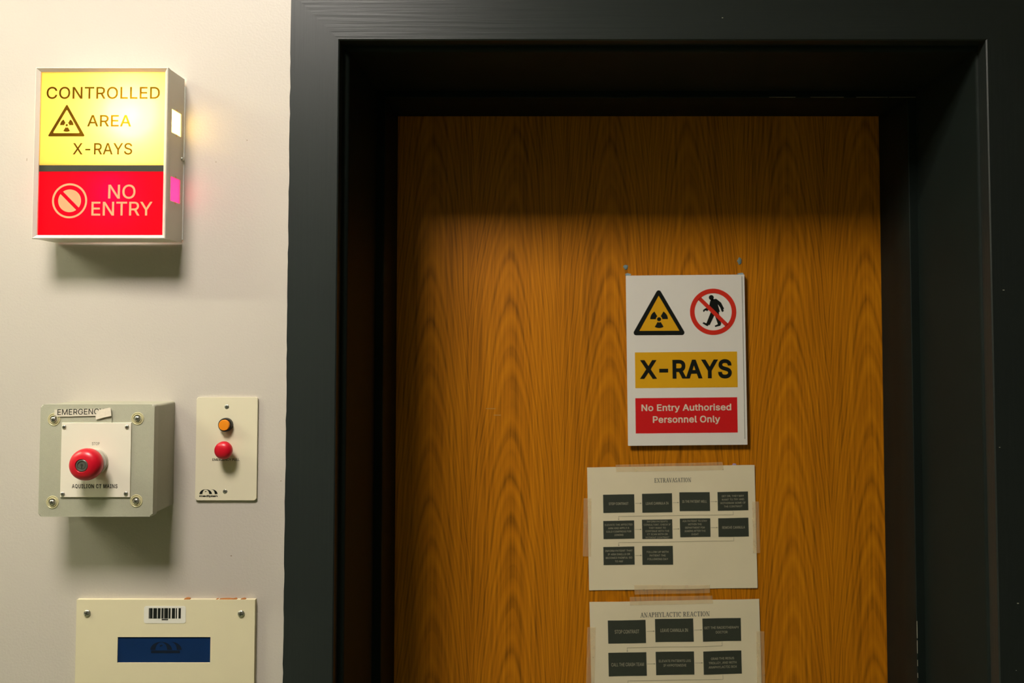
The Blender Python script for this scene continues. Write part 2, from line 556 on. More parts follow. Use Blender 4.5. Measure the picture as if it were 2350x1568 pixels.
def serif_shape(body):
    """a small book-face capital alphabet made of strokes: thick stems, thin hairlines, slab serifs"""
    T, t, s = 0.17, 0.075, 0.075     # thick, thin, serif height
    vs, fs = [], []
    def poly(p):
        i = len(vs); vs.extend(p); fs.append(tuple(range(i, i + len(p))))
    def rect(x0, y0, x1, y1): poly([(x0, y0), (x1, y0), (x1, y1), (x0, y1)])
    def bar(x0, y0, x1, y1, w):      # slanted stroke with level ends
        poly([(x0 - w / 2, y0), (x0 + w / 2, y0), (x1 + w / 2, y1), (x1 - w / 2, y1)])
    def serif(x, y, w=0.34): rect(x - w / 2, y, x + w / 2, y + s)
    def arc(cx, cy, rx, ry, a0, a1, n=12):
        ring = []
        for i in range(n + 1):
            a = math.radians(a0 + (a1 - a0) * i / n)
            w = t + (T - t) * abs(math.cos(a))
            ring.append(((cx + rx * math.cos(a), cy + ry * math.sin(a)), (cx + (rx - w) * math.cos(a), cy + (ry - w) * math.sin(a))))
        for (a, b), (c, d) in zip(ring, ring[1:]): poly([a, b, d, c])
    x = 0.0
    for ch in body:
        o = x
        def stem(px):
            rect(o + px - T / 2, 0, o + px + T / 2, 1); serif(o + px, 0); serif(o + px, 1 - s)
        if ch == ' ': x += 0.36; continue
        if ch == 'I': stem(0.18); adv = 0.36
        elif ch in 'EL':
            stem(0.18); rect(o + .1, 0, o + .62, t); rect(o + .56, 0, o + .62, .26)
            if ch == 'E':
                rect(o + .1, 1 - t, o + .60, 1); rect(o + .54, .74, o + .60, 1)
                rect(o + .1, .48, o + .46, .48 + t); rect(o + .42, .38, o + .47, .66)
            adv = 0.70
        elif ch == 'T':
            stem(0.36); rect(o + .02, 1 - t, o + .70, 1); rect(o + .02, .74, o + .08, 1); rect(o + .64, .74, o + .70, 1); adv = 0.76
        elif ch in 'PR':
            stem(0.18)
            rect(o + .1, 1 - t, o + .40, 1); rect(o + .1, .46, o + .40, .46 + t)
            arc(o + .40, .73, .24, .27, -90, 90)
            if ch == 'R':
                bar(o + .66, 0, o + .38, .48, T); serif(o + .68, 0, .26); adv = 0.82
            else: adv = 0.70
        elif ch == 'A':
            bar(o + .10, 0, o + .40, 1, t); bar(o + .68, 0, o + .40, 1, T); rect(o + .2, .30, o + .58, .30 + t)
            serif(o + .10, 0, .26); serif(o + .68, 0, .30); adv = 0.80
        elif ch == 'V':
            bar(o + .40, 0, o + .12, 1, T); bar(o + .40, 0, o + .68, 1, t); serif(o + .12, 1 - s, .30); serif(o + .68, 1 - s, .26); adv = 0.78
        elif ch == 'X':
            bar(o + .66, 0, o + .14, 1, T); bar(o + .12, 0, o + .66, 1, t)
            serif(o + .12, 0, .26); serif(o + .66, 0, .30); serif(o + .14, 1 - s, .30); serif(o + .66, 1 - s, .26); adv = 0.80
        elif ch == 'Y':
            rect(o + .38 - T / 2, 0, o + .38 + T / 2, .48); serif(o + .38, 0)
            bar(o + .38, .45, o + .12, 1, T); bar(o + .38, .45, o + .66, 1, t); serif(o + .12, 1 - s, .28); serif(o + .66, 1 - s, .24); adv = 0.76
        elif ch == 'N':
            rect(o + .14, 0, o + .14 + t, 1); rect(o + .68, 0, o + .68 + t, 1); bar(o + .66, 0, o + .16, 1, T)
            serif(o + .18, 0, .28); serif(o + .12, 1 - s, .26); serif(o + .72, 1 - s, .28); adv = 0.90
        elif ch == 'H':
            stem(0.18); stem(0.68); rect(o + .2, .47, o + .66, .47 + t); adv = 0.88
        elif ch == 'O':
            arc(o + .40, .5, .38, .51, 0, 360, 28); adv = 0.82
        elif ch == 'C':
            arc(o + .40, .5, .38, .51, 45, 315, 22); rect(o + .63, .66, o + .69, .98); adv = 0.76
        elif ch == 'S':
            arc(o + .30, .735, .24, .265, 30, 265, 14); arc(o + .30, .255, .26, .265, -150, 90, 14)
            rect(o + .50, .72, o + .55, .98); rect(o + .03, .02, o + .08, .28); adv = 0.62
        else: adv = 0.5
        x = o + adv + 0.05
    x0, x1 = min(p[0] for p in vs), max(p[0] for p in vs)
    y0, y1 = min(p[1] for p in vs), max(p[1] for p in vs)
    fs = [q if sum(vs[q[i - 1]][0] * vs[q[i]][1] - vs[q[i]][0] * vs[q[i - 1]][1] for i in range(len(q))) > 0 else q[::-1] for q in fs]
    vs, fs = fill_outlines([[vs[k] for k in q] for q in fs])
    return [((a - x0) / (x1 - x0), (b - y0) / (y1 - y0)) for a, b in vs], fs

def trefoil(T, bm, cu, cw, R, r, dot, h):
    for a in (-90, 30, 150):
        T.ring(bm, cu, cw, r, R, h, 12, a - 30, a + 30)
    T.disc(bm, cu, cw, dot, h, 24)

def hull_tri(c, r, n=8):
    """triangle with rounded corners: c three corner centres (clockwise or not), r the corner radius"""
    gx = sum(p[0] for p in c) / 3; gy = sum(p[1] for p in c) / 3
    c = sorted(c, key=lambda p: math.atan2(p[1] - gy, p[0] - gx))
    out = []
    for i in range(3):
        p, q, s = c[i - 1], c[i], c[(i + 1) % 3]
        a0 = math.atan2(q[1] - p[1], q[0] - p[0]) - math.pi / 2
        a1 = math.atan2(s[1] - q[1], s[0] - q[0]) - math.pi / 2
        while a1 < a0: a1 += 2 * math.pi
        for k in range(n + 1):
            a = a0 + (a1 - a0) * k / n
            out.append((q[0] + r * math.cos(a), q[1] + r * math.sin(a)))
    return out

SCREW = {}
def screw(T, u, w, h, r, name='screw', angle=20, cross=True, parent=None, dome=0.45):
    """domed screw head with its slots as a sub-part; the meshes are shared"""
    key = (round(r, 5), cross, dome)
    if key not in SCREW:
        bm = bmesh.new()
        D = Thing.__new__(Thing); D.warp = None
        prof = [(r * 1.0, 0), (r * 1.0, r * 0.15)]
        for i in range(1, 7):
            a = math.radians(90 * i / 6)
            prof.append((r * math.cos(a), r * 0.15 + r * dome * math.sin(a)))
        prof[-1] = (0, r * (0.15 + dome))
        D.lathe(bm, 0, 0, prof, 24)
        bmesh.ops.recalc_face_normals(bm, faces=bm.faces[:])
        a = bpy.data.meshes.new(name); bm.to_mesh(a); bm.free(); a.materials.append(M['steel']); a.shade_smooth()
        bm = bmesh.new()
        tt = r * (0.15 + dome)
        D.prism(bm, rrect(-r * .6, -r * .12, r * .6, r * .12), tt * 0.72, tt * 1.03)
        if cross: D.prism(bm, rrect(-r * .12, -r * .6, r * .12, r * .6), tt * 0.72, tt * 1.03)
        bmesh.ops.recalc_face_normals(bm, faces=bm.faces[:])
        b = bpy.data.meshes.new('slot'); bm.to_mesh(b); bm.free(); b.materials.append(M['dark'])
        SCREW[key] = (a, b)
    a, b = SCREW[key]
    o = link(bpy.data.objects.new(name, a), parent or T.o)
    o.location = (u, -h, w); o.rotation_euler = (0, math.radians(angle), 0)
    if parent is None:
        link(bpy.data.objects.new('slot', b), o)
    return o

# ------------------------------------------------------------------ the setting: corridor, doorway, frame, door
DOOR_Y = 0.336
CEIL = 2.68
# doorway measurements on their own planes
CAS_Y = -0.004
LIN_Y = 0.018
cas_l = P(772, 760, CAS_Y)[0]; cas_r = P(2276, 700, CAS_Y)[0]; cas_t = P(1500, 92, CAS_Y)[1]
wall_l = P(658.5, 784, CAS_Y)[0]
cas_w = cas_l - wall_l
lin_l = P(797, 600, LIN_Y)[0]; lin_r = P(2250, 600, LIN_Y)[0]; lin_t = P(1500, 118, LIN_Y)[1]
st_l = P(910, 900, DOOR_Y)[0]; st_r = P(2025, 900, DOOR_Y)[0]; st_t = P(1450, 268, DOOR_Y)[1]
k = ray(1500, 224); st_y = (st_t - CAM.z) / (k.z / k.y) + CAM.y
XL, XR, YF, WT = -3.2, 3.0, -2.6, 0.42

bm = bmesh.new()
wbox(bm, XL, cas_l - 0.02, 0, WT, 0, CEIL)
wbox(bm, cas_r + 0.02, XR, 0, WT, 0, CEIL)
wbox(bm, cas_l - 0.02, cas_r + 0.02, 0, WT, cas_t + 0.02, CEIL)
wall = structure(finish('wall_back', bm, M['wall'], smooth=False))
for px, py, a, b in ((567, 322, 4, 3), (531, 1276, 5, 3), (62, 366, 2, 10), (496, 372, 2, 3), (645, 1104, 4, 2)):
    x, z = P(px, py); s = 1 / 1680.0
    bm = bmesh.new()
    n = 7
    pts = [(x + a * s * .5 * math.cos(6.283 * i / n) * random.uniform(.6, 1.2), z + b * s * .5 * math.sin(6.283 * i / n) * random.uniform(.6, 1.2)) for i in range(n)]
    bm.faces.new([bm.verts.new((u, -0.0003, w)) for u, w in pts])
    finish('scuff_mark', bm, M['scuff'], wall)
bm = bmesh.new(); wbox(bm, XL, XR, YF, 0, -0.05, 0); structure(finish('floor', bm, M['floor'], smooth=False))
bm = bmesh.new(); wbox(bm, XL, XR, YF, 0, CEIL, CEIL + 0.05); structure(finish('ceiling', bm, M['ceiling'], smooth=False))
bm = bmesh.new(); wbox(bm, XL - 0.1, XL, YF, WT, 0, CEIL); structure(finish('wall_left', bm, M['wall'], smooth=False))
bm = bmesh.new(); wbox(bm, XR, XR + 0.1, YF, WT, 0, CEIL); structure(finish('wall_right', bm, M['wall'], smooth=False))
bm = bmesh.new(); wbox(bm, XL - 0.1, XR + 0.1, YF - 0.1, YF, 0, CEIL); structure(finish('wall_front', bm, M['farwall'], smooth=False))

def board(name, parent, prof, axis, a0, a1, m, m0=None, m1=None):
    """a length of frame: profile in (across, depth y) swept along z (axis 'z') or along x (axis 'x', across = z)"""
    bm = bmesh.new()
    def p(c, y, a): return (c, y, a) if axis == 'z' else (a, y, c)
    n = len(prof)
    # m0 / m1: (c0, slope) cut the end at a mitre
    lo = [bm.verts.new(p(c, y, a0 + (m0[1] * (c - m0[0]) if m0 else 0))) for c, y in prof]
    hi = [bm.verts.new(p(c, y, a1 + (m1[1] * (c - m1[0]) if m1 else 0))) for c, y in prof]
    bm.faces.new(lo); bm.faces.new(hi[::-1])
    for i in range(n):
        bm.faces.new((lo[i], lo[(i + 1) % n], hi[(i + 1) % n], hi[i]))
    return finish(name, bm, m, parent)

def round_corner(cx, cy, r, a0, a1, n=6):
    return [(cx + r * math.cos(math.radians(a0 + (a1 - a0) * i / n)), cy + r * math.sin(math.radians(a0 + (a1 - a0) * i / n))) for i in range(n + 1)]

def trim(name):
    o = bpy.data.objects.new(name, None); o.empty_display_size = 0.05; COL.objects.link(o)
    return structure(o)

t1 = trim('trim_1')     # the flat architrave round the doorway
back = LIN_Y + 0.002
# left upright with a hand-painted, slightly ragged edge against the wall
bm = bmesh.new()
zs = [0.0] + [1.0 + i * 0.012 for i in range(int((cas_t - 1.0) / 0.012))] + [cas_t]
edge = [wall_l + (random.uniform(-0.0005, 0.0005) if 0 < i < len(zs) - 1 else 0) for i in range(len(zs))]
rows = [[bm.verts.new(q) for q in ((e, CAS_Y, z + mi * (cas_l - e)), (cas_l - 0.0015, CAS_Y, z + mi * .0015), (cas_l, CAS_Y + 0.0015, z), (cas_l, back, z), (e, back, z + mi * (cas_l - e)))] for e, z, mi in zip(edge, zs, [0] * (len(zs) - 1) + [1])]
for a, b in zip(rows, rows[1:]):
    for i in range(5):
        bm.faces.new((a[i], a[(i + 1) % 5], b[(i + 1) % 5], b[i]))
bm.faces.new(rows[0]); bm.faces.new(rows[-1])
finish('side_board', bm, M['paint_v'], t1)
board('side_board', t1, [(cas_r + cas_w, CAS_Y), (cas_r + .0015, CAS_Y), (cas_r, CAS_Y + .0015), (cas_r, back), (cas_r + cas_w, back)], 'z', 0, cas_t, M['paint_v'], m1=(cas_r, 1.0))
board('head_board', t1, [(cas_t + cas_w, CAS_Y), (cas_t + .0015, CAS_Y), (cas_t, CAS_Y + .0015), (cas_t, back), (cas_t + cas_w, back)], 'x', cas_l, cas_r, M['paint_h'], m0=(cas_t, -1.0), m1=(cas_t, 1.0))

t2 = trim('trim_2')     # the deep lining of the opening, its front edge rounded
R = 0.006
end = WT
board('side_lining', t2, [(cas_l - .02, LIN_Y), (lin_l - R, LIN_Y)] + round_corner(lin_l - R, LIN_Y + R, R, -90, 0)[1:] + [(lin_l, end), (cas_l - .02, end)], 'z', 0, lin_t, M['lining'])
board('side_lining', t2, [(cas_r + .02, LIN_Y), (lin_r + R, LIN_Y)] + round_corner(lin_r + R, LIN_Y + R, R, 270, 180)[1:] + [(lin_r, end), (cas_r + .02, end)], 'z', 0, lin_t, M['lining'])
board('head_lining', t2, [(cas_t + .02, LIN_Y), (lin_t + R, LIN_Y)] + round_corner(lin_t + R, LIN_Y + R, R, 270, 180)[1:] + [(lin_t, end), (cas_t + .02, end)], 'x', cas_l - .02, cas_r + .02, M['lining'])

t3 = trim('trim_3')     # the stop that the leaf closes against, in two steps
y2 = st_y + 0.060
def stop_prof(edge, wallside, sgn):
    return [(wallside, st_y), (edge + sgn * .001, st_y), (edge, st_y + .001), (edge, y2), (edge + sgn * .0006, y2 + .001), (edge + sgn * .0006, DOOR_Y - .001), (wallside, DOOR_Y - .001)]
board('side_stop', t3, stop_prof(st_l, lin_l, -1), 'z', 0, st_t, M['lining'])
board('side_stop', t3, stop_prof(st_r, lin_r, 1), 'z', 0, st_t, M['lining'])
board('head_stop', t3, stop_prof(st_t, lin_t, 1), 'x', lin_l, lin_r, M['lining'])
def chip(parent, x0, x1, y0, z0, z1):
    bm = bmesh.new(); wbox(bm, x0, x1, y0 - 0.0004, y0 + 0.0008, z0, z1)
    finish('paint_chip', bm, M['chip'], parent)
for (pa, pb, wd) in ((1426, 1465, .0006), (1470, 1500, .0005), (1515, 1529, .0004), (1545, 1556, .0004)):
    z0, z1 = P(2102, pb, st_y)[1], P(2102, pa, st_y)[1]
    chip(t3, st_r + .0005, st_r + .0005 + wd, st_y, z0, z1)
for px in (1765, 1860, 1965, 2040):
    x0 = P(px, 224, st_y)[0]
    chip(t3, x0, x0 + random.uniform(.03, .055), st_y, st_t + .0004, st_t + .0007)
for px, py, sz in ((2336, 1385, 4), (2332, 1539, 2), (2303, 666, 4), (2294, 1027, 3), (1658, 41, 3)):
    x, z = P(px, py, CAS_Y); s = sz / 1690 / 2
    chip(t1, x - s, x + s, CAS_Y, z - s * .5, z + s * .5)

bm = bmesh.new()
wbox(bm, st_l - 0.012, st_r + 0.012, DOOR_Y, DOOR_Y + 0.044, 0.006, st_t + 0.012)
door = structure(finish('door_1', bm, M['veneer'], smooth=False))
for px, py, w_, h_ in ((1126, 938, 22, 2), (1141, 953, 16, 2)):     # two pale scratches in the lacquer
    x, z = P(px, py, DOOR_Y); s = 1 / 1300
    bm = bmesh.new(); wbox(bm, x - w_ * s / 2, x + w_ * s / 2, DOOR_Y - .0002, DOOR_Y + .0002, z - h_ * s / 2, z + h_ * s / 2)
    finish('scratch', bm, mat('lacquer_scratch', (0.56, 0.27, 0.05), rough=.6), door)

# ------------------------------------------------------------------ ceiling lamp over the wall (out of the picture, lights everything)
LX, LY, LW, LD = -0.60, -0.86, 0.38, 0.40
lampo = bpy.data.objects.new('ceiling_light', None); COL.objects.link(lampo)
lampo.location = (LX, LY, CEIL)
lampo['label'] = 'small square ceiling light above the wall boxes'
lampo['category'] = 'light'
bm = bmesh.new()
for a, b, c, d in ((-LW / 2 - .02, -LW / 2, -LD / 2 - .02, LD / 2 + .02), (LW / 2, LW / 2 + .02, -LD / 2 - .02, LD / 2 + .02), (-LW / 2, LW / 2, -LD / 2 - .02, -LD / 2), (-LW / 2, LW / 2, LD / 2, LD / 2 + .02)):
    wbox(bm, a, b, c, d, -0.022, 0)
finish('frame', bm, M['lampframe'], lampo)
bm = bmesh.new(); wbox(bm, -LW / 2, LW / 2, -LD / 2, LD / 2, -0.018, -0.002)
finish('diffuser', bm, M['lamp'], lampo)
fill_batten = bpy.data.objects.new('fill_strip_light', None); COL.objects.link(fill_batten)  # added out-of-view strip, greenish fill for the wall and its shadows
fill_batten.location = (-2.1, -0.62, CEIL)
fill_batten['label'] = 'added long fluorescent fill strip, unseen, on the corridor ceiling to the left'
fill_batten['category'] = 'light'
bm = bmesh.new(); wbox(bm, -.62, .62, -.035, .035, -0.03, 0); finish('body', bm, M['lampframe'], fill_batten)
bm = bmesh.new()
bm.free()
for x in (-.61, .59):
    bm = bmesh.new(); wbox(bm, x, x + .02, -.02, .02, -0.075, -0.03)
    finish('end_cap', bm, M['lampframe'], fill_batten)
bm = bmesh.new()
rg = [[bm.verts.new((x, .016 * math.cos(6.2832 * i / 16), -.055 + .016 * math.sin(6.2832 * i / 16))) for i in range(16)] for x in (-.59, .59)]
for i in range(16): bm.faces.new((rg[0][i], rg[0][(i + 1) % 16], rg[1][(i + 1) % 16], rg[1][i]))
bm.faces.new(rg[0]); bm.faces.new(rg[1][::-1])
finish('fill_lamp', bm, M['fill_lamp'], fill_batten)

# ------------------------------------------------------------------ lit warning box on the wall
D_ = 0.053
T = Thing('warning_light', 'lit yellow and red controlled area X-rays light box on the cream wall', 'warning light', 229, 350, 0.0)
l, b, r, t = T.rect(77.5, 153, 381.5, 548, D_)
th = 0.0015
dv = T.at(230, 386.5, D_)[1]
# side openings: (bottom, top, near wall h, far h)
def hz(py, h): return (CAM.z + (CAM.z and 0) + 0) and P(400, py, -h)[1] - T.z
wins = [(hz(309, .0245), hz(256, .0245), .0098, .0386), (hz(464, .0245), hz(409, .0245), .0098, .0386)]
bm = bmesh.new()
HB = 0.0016                          # the cover stands a hair off its back plate
for u0, u1 in ((l, l + th), (r - th, r)):
    zc = [b] + sorted(v for wn in wins for v in wn[:2]) + [t]
    hc = [HB, .0098, .0386, D_ - 0.006]
    for i in range(len(zc) - 1):
        for j in range(3):
            if j == 1 and i in (1, 3): continue
            T.prism(bm, rrect(u0, zc[i], u1, zc[i + 1]), hc[j], hc[j + 1])
T.prism(bm, rrect(l + th, b, r - th, b + th), HB, D_ - 0.006)
T.prism(bm, rrect(l + th, t - th, r - th, t), HB, D_ - 0.006)
bmesh.ops.remove_doubles(bm, verts=bm.verts[:], dist=1e-5)
T.obj('housing', bm, M['housing'])
bm = bmesh.new()
T.prism(bm, rrect(l + .0005, b + .004, r + .0014, t - .010), 0.0, 0.0013)
T.obj('back_plate', bm, M['inside'])
bm = bmesh.new()
T.prism(bm, rrect(l + th, dv - .001, r - th, dv + .001), 0.0012, D_ - .006)
T.obj('divider', bm, M['inside'])
# rim: outer edge forward, flange sloping in and back
bm = bmesh.new()
fl, bk = 0.0047, 0.0034
o4 = rrect(l - .0004, b - .0004, r + .0004, t + .0004)
o5 = rrect(l + .0006, b + .0006, r - .0006, t - .0006)
i4 = rrect(l + fl, b + fl, r - fl, t - fl)
lay = [[T.v(bm, u, w, h) for u, w in p] for p, h in ((o4, D_ - .007), (o4, D_ - .0006), (o5, D_), (i4, D_ - bk), (i4, D_ - .007))]
for a, c in zip(lay, lay[1:]):
    for i in range(4):
        bm.faces.new((a[i], a[(i + 1) % 4], c[(i + 1) % 4], c[i]))
for i in range(4):
    bm.faces.new((lay[-1][i], lay[-1][(i + 1) % 4], lay[0][(i + 1) % 4], lay[0][i]))
T.obj('rim', bm, M['rim'])
PH = D_ - 0.0055                      # face of the acrylic
yb = T.at(230, 379.5, PH)[1]; rt_ = T.at(230, 393.8, PH)[1]
m_ = .0016
bm = bmesh.new(); T.prism(bm, rrect(l + m_, yb, r - m_, t - m_), PH - .0008, PH)
yp = T.obj('yellow_panel', bm, M['yellow'], label='glowing yellow panel reading CONTROLLED AREA X-RAYS')
bm = bmesh.new(); T.prism(bm, rrect(l + m_, b + m_, r - m_, rt_), PH - .0008, PH)
rp = T.obj('red_panel', bm, M['red'], label='glowing red panel reading NO ENTRY')
bm = bmesh.new(); T.prism(bm, rrect(l + m_, rt_, r - m_, yb), PH - .004, PH + .0004)
T.obj('divider_strip', bm, M['bar'], label='dark strip between the two panels')
hh = PH + .0003
bm = bmesh.new()
bm.free()
for word, rc in (('CONTROLLED', (107, 199, 367, 227.3)), ('AREA', (200, 264, 301, 290.5)), ('X-RAYS', (167, 328, 303.5, 355.3))):
    bm = bmesh.new()
    T.text(bm, word, T.rect(*rc, hh), hh, space=1.03, bold=0.009)
    T.obj('lettering', bm, M['yellow_ink'], yp, recalc=False, smooth=False)
bm = bmesh.new()
s_ = T.scale(153, 280, hh)
outer = hull_tri([T.at(153.5, 243, hh), T.at(113, 311, hh), T.at(191.5, 311, hh)], 2.2 * s_)
inner = hull_tri([T.at(153.5, 254.5, hh), T.at(124, 304, hh), T.at(180.5, 304, hh)], 1.6 * s_)
vo = [T.v(bm, u, w, hh) for u, w in outer]; vi = [T.v(bm, u, w, hh) for u, w in inner]
for i in range(len(vo)):
    j = (i + 1) % len(vo)
    bm.faces.new((vo[i], vo[j], vi[j], vi[i]))
cu, cw = T.at(153.2, 287.4, hh)
trefoil(T, bm, cu, cw, 15.3 * s_, 5.6 * s_, 2.7 * s_, hh)
T.obj('radiation_symbol', bm, M['yellow_ink'], yp, recalc=False, smooth=False)
bm = bmesh.new()
bm.free()
for word, rc in (('NO', (248.3, 423.4, 311, 456.5)), ('ENTRY', (209.8, 463, 350, 495))):
    bm = bmesh.new()
    T.text(bm, word, T.rect(*rc, hh), hh, bold=0.008)
    T.obj('lettering', bm, M['peach_ink'], rp, recalc=False, smooth=False)
bm = bmesh.new()
cu, cw = T.at(159.7, 461, hh)
T.ring(bm, cu, cw, 35.6 * s_, 40.2 * s_, hh, 72)
hb, R_ = 3.9 * s_, 26.2 * s_
for side in (45, 225):
    a = math.degrees(math.acos(hb / R_))
    T.flat(bm, [(cu + R_ * math.cos(math.radians(side - a + 2 * a * i / 40)), cw + R_ * math.sin(math.radians(side - a + 2 * a * i / 40))) for i in range(41)], hh)
T.obj('no_entry_symbol', bm, M['peach_ink'], rp, recalc=False, smooth=False)
for u, side in ((r, 1), (l, -1)):
    for wn, mm in zip(wins, ('window_clear', 'window_pink')):
        bm = bmesh.new()
        ua, ub = (u - .0012, u - .0004) if side > 0 else (u + .0004, u + .0012)
        T.prism(bm, rrect(ua, wn[0], ub, wn[1]), wn[2], wn[3])
        T.obj('side_window', bm, M[mm], label='small lit window in the side of the box')
        for zc, sg in ((wn[0], -1), (wn[1], 1)):           # orange folded tabs of the window opening
            bm = bmesh.new()
            uo = u + side * .0003
            hm = (wn[2] + wn[3]) / 2
            bm.faces.new([T.v(bm, uo, zc + sg * a * .001, hm + c * .001) for a, c in ((0, -2.6), (2.4, -1.6), (3, 0), (2.4, 1.6), (0, 2.6))])
            T.obj('window_tab', bm, mat('orange_tab', (0.85, 0.50, 0.22), rough=.5))
# screw in the side of the cover
u_, w_ = r, P(420, 366, -.003)[1] - T.z
bm = bmesh.new()
D0 = Thing.__new__(Thing); D0.warp = None
D0.lathe(bm, 0, 0, [(.0032, 0), (.0032, .0008), (.0026, .002), (.0012, .0027), (0, .0029)], 20)
sc_ = T.obj('screw', bm, M['steel']); sc_.location = (r, -.0055, w_); sc_.rotation_euler = (0, 0, math.radians(90))
# bulb inside each compartment, plus an added wide area light for even fill
def lamp(name, kind, px, py, h, color, energy, size, parent):
    ld = bpy.data.lights.new(name, kind); ld.color = color; ld.energy = energy
    if kind == 'AREA':
        ld.shape = 'RECTANGLE'; ld.size, ld.size_y = size
    else: ld.shadow_soft_size = size
    o = link(bpy.data.objects.new(name, ld), parent)
    u, w = T.at(px, py, h)
    o.location = (u, -h, w)
    if kind == 'AREA': o.rotation_euler = (math.radians(90), 0, 0)
    return o
lamp('bulb', 'POINT', 318, 272, .026, (1, .93, .78), YELLOW_SPOT, .007, T.o)
lamp('fill_lamp', 'AREA', 232, 272, .006, (1, .93, .78), YELLOW_FILL, (.135, .095), T.o)
lamp('bulb', 'POINT', 275, 450, .024, (1, .93, .80), RED_SPOT, .007, T.o)
lamp('fill_lamp', 'AREA', 232, 462, .006, (1, .93, .80), RED_FILL, (.135, .055), T.o)

# ------------------------------------------------------------------ emergency stop box
T = Thing('emergency_stop_box', 'grey square wall box with a red mushroom stop button', 'emergency stop', 245, 1055, 0.0)
HL = 0.062
l, b, r, t = T.rect(90.5, 929, 352.5, 1185, HL)
bm = bmesh.new(); T.prism(bm, rrect(l + .0022, b + .0022, r - .0012, t - .001, .003), 0, .0490)
T.obj('body', bm, M['grey_side'])
bm = bmesh.new(); T.prism(bm, rrect(l + .0034, b + .0034, r - .0026, t - .0026, .002), .0480, .0522)
T.obj('seal', bm, M['seal'], label='dark rubber seal behind the lid')
bm = bmesh.new(); T.prism(bm, rrect(l, b, r, t, .0036), .0505, HL, bevel=.0022, seg=4)
lid = T.obj('lid', bm, M['grey'], angle=12)
for px, py in ((124, 963), (316, 961), (120.5, 1153), (313, 1150)):
    u, w = T.at(px, py, HL)
    bm = bmesh.new()
    q = 1000.0
    T.lathe(bm, u, w, [(8.4 / q, HL - .0002), (7.9 / q, HL + .0006), (7.1 / q, HL + .0007), (6.6 / q, HL + .0003), (6.0 / q, HL + .0003),
                       (5.5 / q, HL + .0012), (4.9 / q, HL + .0012), (4.5 / q, HL + .0004)], 36)
    wsh = T.obj('washer', bm, M['washer'])
    screw(T, u, w, HL + .0004, .0037, angle=25 + px % 40, dome=.62)
HP = HL + .0018
pl_, pb_, pr_, pt_ = T.rect(139.5, 971, 299.5, 1141, HP)
bm = bmesh.new(); T.prism(bm, rrect(pl_, pb_, pr_, pt_), HL, HP, bevel=.0003, seg=1)
plate = T.obj('face_plate', bm, M['plate2'], angle=12, label='cream engraved plate on the lid')
for px, py in ((147.5, 980), (291.5, 980), (144, 1134), (289, 1133)):
    u, w = T.at(px, py, HP)
    screw(T, u, w, HP, .0027, angle=px % 70, dome=.5)
hh = HP + .0002
bm = bmesh.new()
T.text(bm, 'STOP', T.rect(211, 1015, 228.5, 1021.8, hh), hh)
T.obj('lettering', bm, M['greyink'], plate, recalc=False, smooth=False)
bm = bmesh.new()
T.text(bm, 'AQUILION CT MAINS', T.rect(165, 1111.5, 269.5, 1121.5, hh), hh, bold=0.012, space=1.12)
T.obj('lettering', bm, M['ink'], plate, recalc=False, smooth=False)
# mushroom button
bu, bw = T.at(219.5, 1060, HP)
q = .001
bm = bmesh.new()
T.lathe(bm, bu, bw, [(16.2 * q, HP), (16.2 * q, HP + .003), (15.4 * q, HP + .0042), (13.2 * q, HP + .0042), (13.2 * q, HP + .0165), (0, HP + .0165)], 48)
T.obj('collar', bm, M['collar'])
bm = bmesh.new()
hs = HP + .0150
T.lathe(bm, bu, bw, [(11 * q, hs), (17.5 * q, hs + .0006), (19.6 * q, hs + .0026), (20.2 * q, hs + .0062), (19.6 * q, hs + .0102), (18.0 * q, hs + .0136),
                     (15.4 * q, hs + .0160), (12.0 * q, hs + .0174), (8.4 * q, hs + .0180), (8.0 * q, hs + .0176), (7.8 * q, hs + .0150), (0, hs + .0150)], 56)
knob = T.obj('button', bm, M['redknob'], label='red mushroom push button')
bm = bmesh.new()
T.lathe(bm, bu, bw, [(7.6 * q, hs + .0150), (7.6 * q, hs + .0172), (7.0 * q, hs + .0178), (5.6 * q, hs + .0178), (5.2 * q, hs + .0170), (4.4 * q, hs + .0170), (4.1 * q, hs + .0174), (0, hs + .0174)], 36)
lk = T.obj('key_lock', bm, M['lock'], knob, label='steel key lock in the middle of the button')
bm = bmesh.new()
T.prism(bm, rrect(bu - .0007, bw - .0034, bu + .0007, bw + .0022), hs + .0168, hs + .0176)
T.lathe(bm, bu, bw + .0010, [(1.5 * q, hs + .0168), (1.5 * q, hs + .0177), (0, hs + .0177)], 16)
T.obj('keyhole', bm, M['dark'], knob)
# stuck-on label with a torn piece across its end
hl = HL + .0004
def para(px_pts, h): return [T.at(x, y, h) for x, y in px_pts]
bm = bmesh.new(); T.prism(bm, para([(125, 957), (231, 954.5), (230, 939), (125, 941)], hl + .0006), hl, hl + .0008)
lb = T.obj('label_strip', bm, M['tapelabel'], label='cream label strip reading EMERGENCY')
hx = hl + .0010
bm = bmesh.new()
T.text(bm, 'EMERGENCY', T.rect(131.8, 939.6, 239, 952.6, hx), hx)
